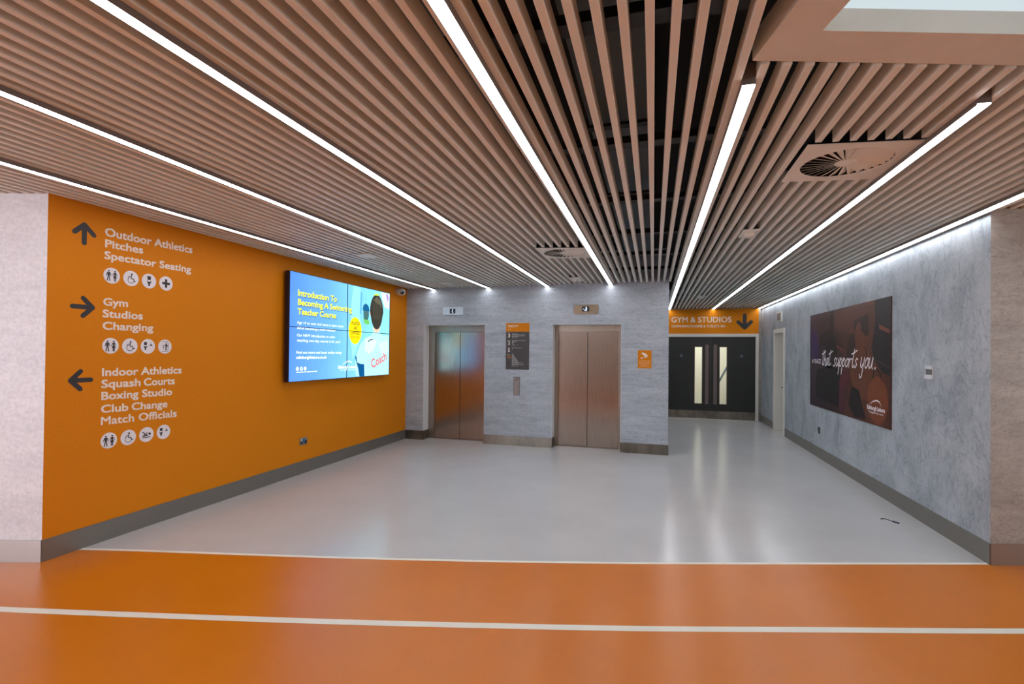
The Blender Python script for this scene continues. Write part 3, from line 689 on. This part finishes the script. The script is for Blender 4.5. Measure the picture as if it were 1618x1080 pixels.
Flat(FT, 1.0).poly([(.85, .38), (.97, .42), (.99, .28), (.90, .24)]).build('picture', E((198, 238, 250)), r)
Flat(FT, 1.1).poly([(.72, .395), (.76, .425), (.79, .428), (.79, .418), (.76, .412), (.735, .392)]).build('picture', E((40, 60, 70)), r)
Flat(FT, 1.2).poly([(.585, .22), (.598, .24), (.61, .16), (.645, .145), (.687, .14), (.692, .005), (.635, .005), (.622, .09)]).build('picture', E((14, 84, 138)), r)
Flat(FT, 1.3).poly([(.795, .60), (.785, .53), (.83, .50), (.87, .53), (.88, .62)]).build('picture', E((232, 196, 170)), r)
Flat(FT, 1.35).poly([(.755, .68), (.745, .72), (.75, .76), (.765, .74)]).build('picture', E((206, 146, 124)), r)
hd = [(.83 + .083 * math.cos(a) * (1 - .10 * (math.sin(a) < -.2)), .745 + .205 * math.sin(a)) for a in [2 * math.pi * i / 28 for i in range(28)]]
Flat(FT, 1.4).poly(hd).build('picture', E((58, 56, 50)), r)
Flat(FT, 1.5).poly([(.79, .88), (.83, .925), (.88, .89), (.895, .80), (.86, .84), (.82, .85)]).build('picture', E((96, 92, 78)), r)
for i in range(6): Flat(FT, 1.6).stroke([(.785 + i * .018, .85 - i * .004), (.79 + i * .018, .74), (.80 + i * .013, .66)], .004).build('picture', E((88, 84, 70)), r)
Flat(FT, 1.6).poly([(.775, .92), (.80, .95), (.83, .965), (.87, .955), (.85, .94), (.80, .935)]).build('picture', E((196, 220, 90)), r)
yel = E((236, 250, 70)); shd = E((60, 96, 150)); whs = E((244, 250, 255), 1.1)
for t, a, b, v, c in (('Introduction To', .063, .392, .787, .846), ('Becoming A Swimming', .064, .543, .703, .760), ('Teacher Course', .063, .388, .618, .674)):
    lettering(t, FT, a + .004, b + .004, v - .008, c - .008, shd, r, 2, 0.03, name='headline_shadow')
    lettering(t, FT, a, b, v, c, yel, r, 3, 0.03, name='headline')
for t, a, b, v, c in (('Age 14 or over and want to learn more', .059, .460, .530, .556), ('about becoming a swim teacher?', .060, .384, .481, .506),
                      ('Our NEW introduction to swim', .060, .379, .414, .440), ('teaching two-day course is for you!', .061, .430, .367, .393),
                      ('Find out more and book online today', .058, .447, .255, .282)):
    lettering(t, FT, a, b, v, c, whs, r, 2, 0.008)
lettering('edinburghleisure.co.uk', FT, .057, .306, .210, .236, whs, r, 2, 0.03)
for i, u in enumerate((.067, .098, .127)): Flat(FT, 2).disc(u, .117, .0105, 18, .0105 * asp).build('social_icon', whs, r)
lettering('f', FT, .064, .071, .108, .126, E((96, 160, 240)), r, 3, 0.03)
Flat(FT, 3).disc(.098, .117, .0048, 14, .0048 * asp).build('social_icon', E((96, 160, 240)), r)
bars(FT, 2, [(.059, .228, .082)], whs, r, 0.008)
Flat(FT, 3).disc(.583, .507, .070, 40, .146).build('offer_badge', E((250, 222, 20)), r)
dk = E((30, 30, 30))
for t, a, b, v, c in (('PLACES', .543, .628, .570, .607), ('ARE', .566, .602, .518, .555), ('LIMITED', .540, .628, .464, .501)): lettering(t, FT, a, b, v, c, dk, r, 4, 0.01)
lettering('BOOK TODAY', FT, .538, .630, .425, .447, E((216, 70, 20)), r, 4, 0.0)
lettering('Coach', FT, .780, .975, .088, .190, E((226, 66, 48)), r, 2, 0.01, ang=0.30)
def leisure_logo(fr, k, mat, par, a, b, v, cap, sub0, sub1, subv, subc, arc):
    lettering('Edinburgh Leisure', fr, a, b, v, cap, mat, par, k, 0.03)
    lettering('The biggest club in town', fr, sub0, sub1, subv, subc, mat, par, k, 0.0)
    g = Flat(fr, k); up, lo = [], []
    (x0, y0), (x1, y1), (x2, y2) = arc
    for i in range(13):
        t = i / 12; x = (1 - t) ** 2 * x0 + 2 * t * (1 - t) * x1 + t * t * x2; y = (1 - t) ** 2 * y0 + 2 * t * (1 - t) * y1 + t * t * y2
        th = 0.012 * math.sin(math.pi * min(1, t * 0.9 + .05)) ; up.append((x, y + th)); lo.append((x, y))
    g.poly(lo + up[::-1]).build('logo_arc', mat, par)
leisure_logo(FT, 2.2, whs, r, .415, .596, .102, .134, .433, .590, .078, .094, ((.455, .14), (.53, .20), (.56, .142)))
bz = MB(); bz.box(TX - 0.001, TX + 0.006, ym - 0.004, ym + 0.004, tz0, tz1); bz.box(TX - 0.001, TX + 0.006, ty0, ty1, zm - 0.0035, zm + 0.0035)
for a, b, c, d in ((ty0, ty1, tz0, tz0 + .006), (ty0, ty1, tz1 - .006, tz1), (ty0, ty0 + .006, tz0, tz1), (ty1 - .006, ty1, tz0, tz1)): bz.box(TX - 0.001, TX + 0.006, a, b, c, d)
tag(bz.build('bezel', case_m, r), 'thin dark bezels between the panels')

# security camera by the corner
r = empty('security_camera', (XL, 8.40, 2.82), 'white security camera on the orange wall in the corner by the lifts', 'camera')
MB().lathe((XL + 0.001, 8.40, 2.83), [(0.055, 0), (0.055, 0.02), (0.045, 0.03)], (1, 0, 0), 24).build('mount', plas_w, r, False)
MB().lathe((XL + 0.03, 8.40, 2.825), [(0.058, 0), (0.062, 0.05), (0.062, 0.10), (0.055, 0.135), (0.03, 0.15)], (1, -0.25, -0.1), 28).build('body', plas_w, r, True)
MB().lathe((XL + 0.13, 8.365, 2.805), [(0.035, 0), (0.036, 0.03), (0.03, 0.045), (0.012, 0.05)], (0.6, -0.9, -0.2), 24).build('lens', plas_d, r, True)

# sockets and small wall fittings
def wall_plate(name, X, n, y0, y1, z0, z1, label, cat, mods, pm):
    r = empty(name, (X, (y0 + y1) / 2, (z0 + z1) / 2), label, cat)
    a, b = (X + 0.0005, X + 0.009) if n > 0 else (X - 0.009, X - 0.0005)
    bevel(MB().box(a, b, y0, y1, z0, z1).build('plate', pm, r), 0.002)
    for (u0, u1, v0, v1, mt, dp, nm) in mods:
        a, b = (X + 0.0085, X + 0.009 + dp) if n > 0 else (X - 0.009 - dp, X - 0.0085)
        MB().box(a, b, y0 + u0 * (y1 - y0), y0 + u1 * (y1 - y0), z0 + v0 * (z1 - z0), z0 + v1 * (z1 - z0)).build(nm, mt, r)
    return r
blue_m = M('blue_plastic', (50, 110, 150), 0.4)
wall_plate('data_socket', XL, 1, 5.765, 5.915, 0.395, 0.495, 'steel data socket plate low on the orange wall under the screen', 'socket',
           [(.08, .34, .15, .45, plas_d, .002, 'outlet'), (.38, .62, .3, .85, blue_m, .003, 'outlet'), (.66, .92, .15, .6, plas_d, .002, 'outlet'), (.1, .3, .6, .9, plas_w, .003, 'outlet')], plate_m)
wall_plate('wall_socket', XR, -1, 9.375, 9.485, 0.405, 0.51, 'small dark wall socket low on the trowelled wall under the poster', 'socket',
           [(.1, .9, .58, .95, plas_d, .003, 'outlet'), (.05, .55, .05, .5, plas_d, .003, 'outlet')], mid_grey)
wall_plate('wall_switch', XR, -1, 5.905, 6.045, 1.480, 1.612, 'small white wall control box with grey middle right of the poster', 'switch',
           [(.0, .96, .0, .30, plas_w, .012, 'lower_cover'), (.05, .9, .32, .74, mid_grey, .003, 'display'), (.0, .96, .78, 1.0, plas_w, .008, 'upper_cover')], plas_w)
r = empty('alarm_sounder', (XR, 12.1, 2.43), 'small beige wall-mounted box above the narrow side door', 'alarm box')
bevel(MB().box(XR - 0.03, XR - 0.0005, 11.93, 12.30, 2.435, 2.66).build('frame', white_m, r), 0.004)
bevel(MB().box(XR - 0.045, XR - 0.031, 11.99, 12.24, 2.465, 2.63).build('cover', wall_nr_m, r), 0.004)

# ------------------------------------------------------------------ poster
py0, py1, pz0, pz1 = 9.90, 6.80, 0.845, 2.408
PX = XR - 0.014
r = empty('wall_poster', (XR, (py0 + py1) / 2, pz0), 'wide dark orange and purple printed panel reading A place that supports you', 'poster')
def poster_mat():
    mt = M('poster_print', (60, 30, 30), 0.4)
    L = mt.node_tree.links; nt = mt.node_tree
    tc = nt.nodes.new('ShaderNodeTexCoord'); sp = nt.nodes.new('ShaderNodeSeparateXYZ'); L.new(tc.outputs['Object'], sp.inputs[0])
    mr = nt.nodes.new('ShaderNodeMapRange'); mr.inputs[1].default_value = 1.55; mr.inputs[2].default_value = -1.55; L.new(sp.outputs[1], mr.inputs[0])
    rp = nt.nodes.new('ShaderNodeValToRGB'); st = [(0, (56, 38, 70)), (.15, (66, 36, 62)), (.38, (58, 34, 36)), (.6, (104, 56, 36)), (.85, (120, 62, 36)), (1, (92, 46, 32))]
    while len(rp.color_ramp.elements) < len(st): rp.color_ramp.elements.new(0.5)
    for e, (p, c) in zip(rp.color_ramp.elements, st): e.position = p; e.color = (*lin(c), 1)
    L.new(mr.outputs[0], rp.inputs[0])
    c2 = noise_col(mt, [(0.35, (100, 100, 100)), (0.62, (215, 215, 215))], (1, 1, 1), 2.6, 6, 0.6)
    setcol(mt, mixc(mt, rp.outputs[0], c2, 0.75)); return mt
bevel(MB().box(PX, XR - 0.0005, py1, py0, pz0, pz1).build('panel', poster_mat(), r), 0.001)
FP = Frame((PX, py0, pz0), (0, -1, 0), (-1, 0, 0), py0 - py1, pz1 - pz0)
def PM(c): c = tuple(int(v * .82) for v in c); return M('print_%d_%d_%d' % c, c, 0.45)
Flat(FP, .3).rect(.40, .86, .80, .97).build('print_shape', PM((112, 62, 44)), r)
Flat(FP, .4).poly([(.64, .86), (.80, .90), (.80, .72), (.64, .70)]).build('print_shape', PM((56, 34, 30)), r)
Flat(FP, .4).poly([(.17, .78), (.34, .82), (.34, .66), (.17, .64)]).build('print_shape', PM((40, 26, 32)), r)
Flat(FP, .4).rect(.33, .375, .45, .99).build('print_shape', PM((34, 22, 24)), r)
Flat(FP, .5).poly([(.86, .999), (.999, .999), (.999, .40), (.93, .42), (.85, .52), (.83, .62), (.86, .8)]).build('print_shape', PM((34, 26, 30)), r)
Flat(FP, .6).poly([(.90, .80), (.99, .75), (.99, .72), (.90, .765)]).build('print_shape', PM((150, 78, 50)), r)
Flat(FP, .6).poly([(.86, .53), (.99, .47), (.99, .455), (.86, .515)]).build('print_shape', PM((84, 62, 62)), r)
Flat(FP, .5).poly([(.02, .84), (.12, .82), (.16, .60), (.14, .5), (.03, .52)]).build('print_shape', PM((66, 36, 104)), r)
Flat(FP, .5).poly([(.12, .40), (.30, .45), (.46, .42), (.52, .30), (.54, .05), (.30, .08), (.10, .12)]).build('print_shape', PM((24, 18, 24)), r)
Flat(FP, .5).poly([(.26, .70), (.40, .74), (.44, .60), (.42, .46), (.30, .42), (.25, .52)]).build('print_shape', PM((28, 20, 24)), r)
Flat(FP, .9).poly([(.62, .74), (.66, .78), (.72, .77), (.77, .72), (.80, .60), (.86, .46), (.84, .30), (.80, .20), (.70, .18), (.63, .26), (.60, .42), (.58, .58)]).build('print_shape', PM((122, 66, 40)), r)
Flat(FP, 1.0).poly([(.60, .74), (.65, .76), (.66, .64), (.64, .54), (.58, .48), (.55, .56), (.57, .66)]).build('print_shape', PM((60, 36, 34)), r)
Flat(FP, 1.1).disc(.692, .80, .028, 24, .062).build('print_shape', PM((128, 72, 54)), r)
Flat(FP, 1.2).poly([(.664, .80), (.668, .86), (.695, .88), (.72, .85), (.72, .82), (.70, .845), (.68, .83)]).build('print_shape', PM((70, 40, 32)), r)
Flat(FP, 1.1).poly([(.42, .66), (.50, .615), (.52, .595), (.50, .59), (.42, .635)]).build('print_shape', PM((140, 74, 58)), r)
Flat(FP, 1.0).poly([(.50, .40), (.60, .42), (.60, .34), (.54, .24), (.48, .20), (.46, .30)]).build('print_shape', PM((104, 40, 50)), r)
Flat(FP, 1.1).poly([(.46, .24), (.53, .24), (.54, .06), (.50, .01), (.46, .02)]).build('print_shape', PM((98, 44, 62)), r)
Flat(FP, 1.0).poly([(.62, .28), (.70, .26), (.74, .12), (.78, .02), (.64, .02), (.58, .12)]).build('print_shape', PM((30, 18, 22)), r)
Flat(FP, 1.2).disc(.885, .20, .095, 28, .19).build('print_shape', PM((150, 76, 40)), r)
Flat(FP, 1.1).stroke([(.84, .36), (.85, .43), (.88, .45), (.91, .42), (.925, .36)], .014).build('print_shape', PM((60, 34, 28)), r)
Flat(FP, 1.3).stroke([(.77, .62), (.78, .54), (.82, .52)], .012).build('print_shape', PM((40, 22, 20)), r)
GL = {'t': ([[(.2, 1.95), (.12, 1.0), (.1, .15), (.22, 0), (.42, .3)], [(-.14, 1.45), (.2, 1.6), (.58, 1.85)]], .40),
      'h': ([[(.08, 1.9), (.0, 0)], [(.0, .5), (.22, .95), (.36, .8), (.32, .1), (.42, -.1), (.5, .1)]], .48),
      'a': ([[(.38, .85), (.2, 1), (.02, .5), (.08, .03), (.25, .2), (.4, .95), (.38, .15), (.5, 0)]], .52),
      's': ([[(.4, .85), (.25, 1.02), (.1, .75), (.32, .35), (.2, 0), (.0, .12)]], .46),
      'u': ([[(.05, 1), (.0, .25), (.12, 0), (.3, .3), (.4, 1), (.36, .15), (.48, 0)]], .50),
      'p': ([[(.08, 1.05), (.0, -.85)], [(.05, .55), (.25, 1.0), (.42, .7), (.3, .08), (.06, .12)]], .50),
      'o': ([[(.25, 1), (.05, .7), (.04, .2), (.2, 0), (.38, .3), (.38, .8), (.25, 1), (.5, .85)]], .50),
      'r': ([[(.05, 1), (.02, 0)], [(.04, .5), (.2, .95), (.42, .9)]], .42),
      'y': ([[(.05, 1), (.02, .3), (.14, .02), (.32, .4)], [(.42, 1), (.3, -.75), (.14, -.95), (.0, -.6)]], .52),
      '.': ([[(.05, .02), (.07, .06)]], .2)}
def script(word, u0, u1, v0, xh, k, par):
    adv = sum(GL[c][1] for c in word); sx = (u1 - u0) / (adv + .1); x = 0
    for c in word:
        g = Flat(FP, k); off = x
        for st in GL[c][0]:
            pts = [((u0 + (off + px + .16 * py) * sx), v0 + py * xh) for px, py in st]
            # calligraphic stroke: wider horizontally than vertically because the board is wide
            for (ax, ay), (bx, by) in zip(pts, pts[1:]):
                w = 0.0033; dx, dy = (bx - ax) * 3.1, (by - ay) * 1.563; l = math.hypot(dx, dy) or 1
                nxx, nyy = -dy / l * w * 3.1, dx / l * w * 3.1 * .8
                nxx /= 3.1; nyy /= 1.563
                g.poly([(ax + nxx, ay + nyy), (ax - nxx, ay - nyy), (bx - nxx, by - nyy), (bx + nxx, by + nyy)]); g.disc(ax, ay, w, 8, w * 1.6); g.disc(bx, by, w, 8, w * 1.6)
        x += GL[c][1]; g.build('script_letter', disc_m, par)
script('that', .205, .345, .452, .078, 2, r)
script('supports', .378, .690, .447, .082, 2, r)
script('you', .712, .850, .447, .090, 2, r)
Flat(FP, 2).disc(.864, .452, .006, 14, .012).build('script_letter', disc_m, r)
lettering('A PLACE', FP, .036, .187, .468, .515, disc_m, r, 2, 0.01)
leisure_logo(FP, 2, disc_m, r, .787, .953, .118, .152, .800, .938, .090, .108, ((.812, .158), (.90, .23), (.925, .15)))

# ------------------------------------------------------------------ double doors at the corridor end
r = empty('door_3', (1.448, YE, 0), 'black double doors with tall narrow glass panels at the corridor end', 'door', kind='structure')
f = MB(); f.box(0.29, 0.362, YE - 0.02, YE + 0.12, 0, 2.257); f.box(2.533, 2.603, YE - 0.02, YE + 0.12, 0, 2.257); f.box(0.362, 2.533, YE - 0.02, YE + 0.12, 2.175, 2.257)
bevel(f.build('door_frame', white_m, r), 0.004)
def leaf(x0, x1, g0, g1, p0, p1, rx):
    yl = YE + 0.02; t = 0.045; z0, z1, gz0, gz1 = 0.008, 2.172, 0.405, 1.905
    mb = MB(); mb.box(x0, g0, yl, yl + t, z0, z1); mb.box(g1, x1, yl, yl + t, z0, z1); mb.box(g0, g1, yl, yl + t, z0, gz0); mb.box(g0, g1, yl, yl + t, gz1, z1)
    lf = mb.build('door_leaf', doorblk_m, r)
    fm = MB(); b = 0.028
    fm.box(g0 - b, g0, yl - 0.008, yl - 0.0002, gz0 - b, gz1 + b); fm.box(g1, g1 + b, yl - 0.008, yl - 0.0002, gz0 - b, gz1 + b); fm.box(g0, g1, yl - 0.008, yl - 0.0002, gz0 - b, gz0); fm.box(g0, g1, yl - 0.008, yl - 0.0002, gz1, gz1 + b)
    fm.build('vision_frame', M('dark_bronze', (70, 58, 50), 0.4, 0.3), lf)
    MB().box(g0, g1, yl + 0.018, yl + 0.024, gz0, gz1).build('glass_pane', glass_m, lf)
    bevel(MB().box(p0, p1, yl - 0.006, yl - 0.0002, 0.392, 1.968).build('push_plate', brown_m, lf), 0.001)
    MB().box(x0 + 0.003, x1 - 0.003, yl - 0.003, yl - 0.0002, 0.012, 0.215).build('kick_plate', kick_m, lf)
    MB().lathe((rx, yl - 0.0002, 1.672), [(0.042, 0), (0.042, 0.002)], (0, -1, 0), 24).build('round_sign', M('grey_blue_sign', (86, 96, 108), 0.4), lf)
leaf(0.364, 1.446, 1.062, 1.242, 1.320, 1.406, 0.718)
leaf(1.450, 2.531, 1.676, 1.848, 1.524, 1.612, 2.205)
# lobby behind the doors
lob = MB(); lob.box(-0.6, 3.4, 16.8, 16.9, 0, 2.9); lob.box(-0.7, -0.6, 14.3, 16.9, 0, 2.9); lob.box(3.4, 3.5, 14.3, 16.9, 0, 2.9); lob.box(-0.7, 3.5, 14.26, 16.9, 2.9, 2.95)
wall('wall_lobby', lob, M('lobby_cream', (232, 230, 218), 0.6), 'pale cream lobby walls seen through the door glass')
r = empty('stair_handrail', (1.4, 16.2, 0), 'sloping metal stair handrail seen through the right door glass', 'handrail')
MB().tube([(1.75, 16.3, 0.55), (2.15, 16.3, 1.35), (2.5, 16.3, 2.1)], 0.03, 10).build('rail', duct_m, r)
for x in (1.85, 2.4): MB().tube([(x, 16.3, 0.0), (x, 16.3, 0.6 + (x - 1.75) * 2.0)], 0.016, 8).build('baluster', duct_m, r)

# sign band above the doors
FE = Frame((0, YE, 0), (1, 0, 0), (0, -1, 0))
r = empty('overdoor_sign', (1.4, YE, 2.3), 'orange band lettering GYM & STUDIOS with downward arrow above the black doors', 'sign')
lettering('GYM & STUDIOS', FE, .458, 1.954, 2.566, 2.712, vinyl_m, r, 1, 0.012, drop=-0.006)
lettering('CHANGING ROOMS & TOILETS', FE, .466, 1.66, 2.430, 2.494, vinyl_m, r, 1, 0.012, drop=-0.006)
g = Flat(FE, 1, 1.735, 2.456, 0.045); man(g, -.75); woman(g, .1); man(g, .95); g.disc(2.0, 0, .15, 10); g.build('pictogram', vinyl_m, r)
arrow_up(FE, 2.270, 2.573, math.pi, r, dark_vinyl, w=0.092, L=0.165, hw=0.155)

# ------------------------------------------------------------------ narrow side door in the right wall
r = empty('door_4', (XR, 12.2, 0), 'narrow white-framed side door in the right wall before the double doors', 'door', kind='structure')
f = MB(); yj0, yj1 = 11.75, 12.64
f.box(XR - 0.02, XR + 0.30, yj0, yj0 + 0.04, 0, 2.235); f.box(XR - 0.02, XR + 0.30, yj1 - 0.04, yj1, 0, 2.235); f.box(XR - 0.02, XR + 0.30, yj0 + 0.04, yj1 - 0.04, 2.195, 2.235)
f.box(XR - 0.02, XR - 0.0005, yj0 - 0.055, yj0, 0, 2.29); f.box(XR - 0.02, XR - 0.0005, yj1, yj1 + 0.055, 0, 2.29); f.box(XR - 0.02, XR - 0.0005, yj0, yj1, 2.235, 2.29)
bevel(f.build('door_frame', white_m, r), 0.003)
lf = MB().box(XR + 0.17, XR + 0.21, yj0 + 0.042, yj1 - 0.042, 0.006, 2.193).build('door_leaf', M('grey_white_door', (176, 172, 160), 0.5), r)
mb = MB().tube([(XR + 0.17, yj1 - 0.11, 0.98), (XR + 0.12, yj1 - 0.11, 0.98), (XR + 0.115, yj1 - 0.14, 0.98), (XR + 0.115, yj1 - 0.23, 0.98)], 0.01, 10)
mb.build('handle', plas_d, lf)

# ------------------------------------------------------------------ dropped hair tie on the floor
r = empty('dropped_cord', (2.37, 6.02, 0), 'tiny dark blue cord and clip lying on the grey floor by the right wall', 'cord')
pts = [(2.325 + .03 * math.cos(a) * 1.0, 6.09 + .022 * math.sin(a), .004) for a in [math.radians(200 - i * 22) for i in range(9)]]
MB().tube(pts + [(2.375, 6.045, .004), (2.385, 6.02, .004)], .0035, 8).build('cord', plas_d, r)
bevel(MB().prism([(2.37, 6.03), (2.385, 6.035), (2.42, 5.985), (2.405, 5.975)], 0.0005, 0.014).build('clip', M('navy_plastic', (20, 24, 70), 0.3), r), 0.003)
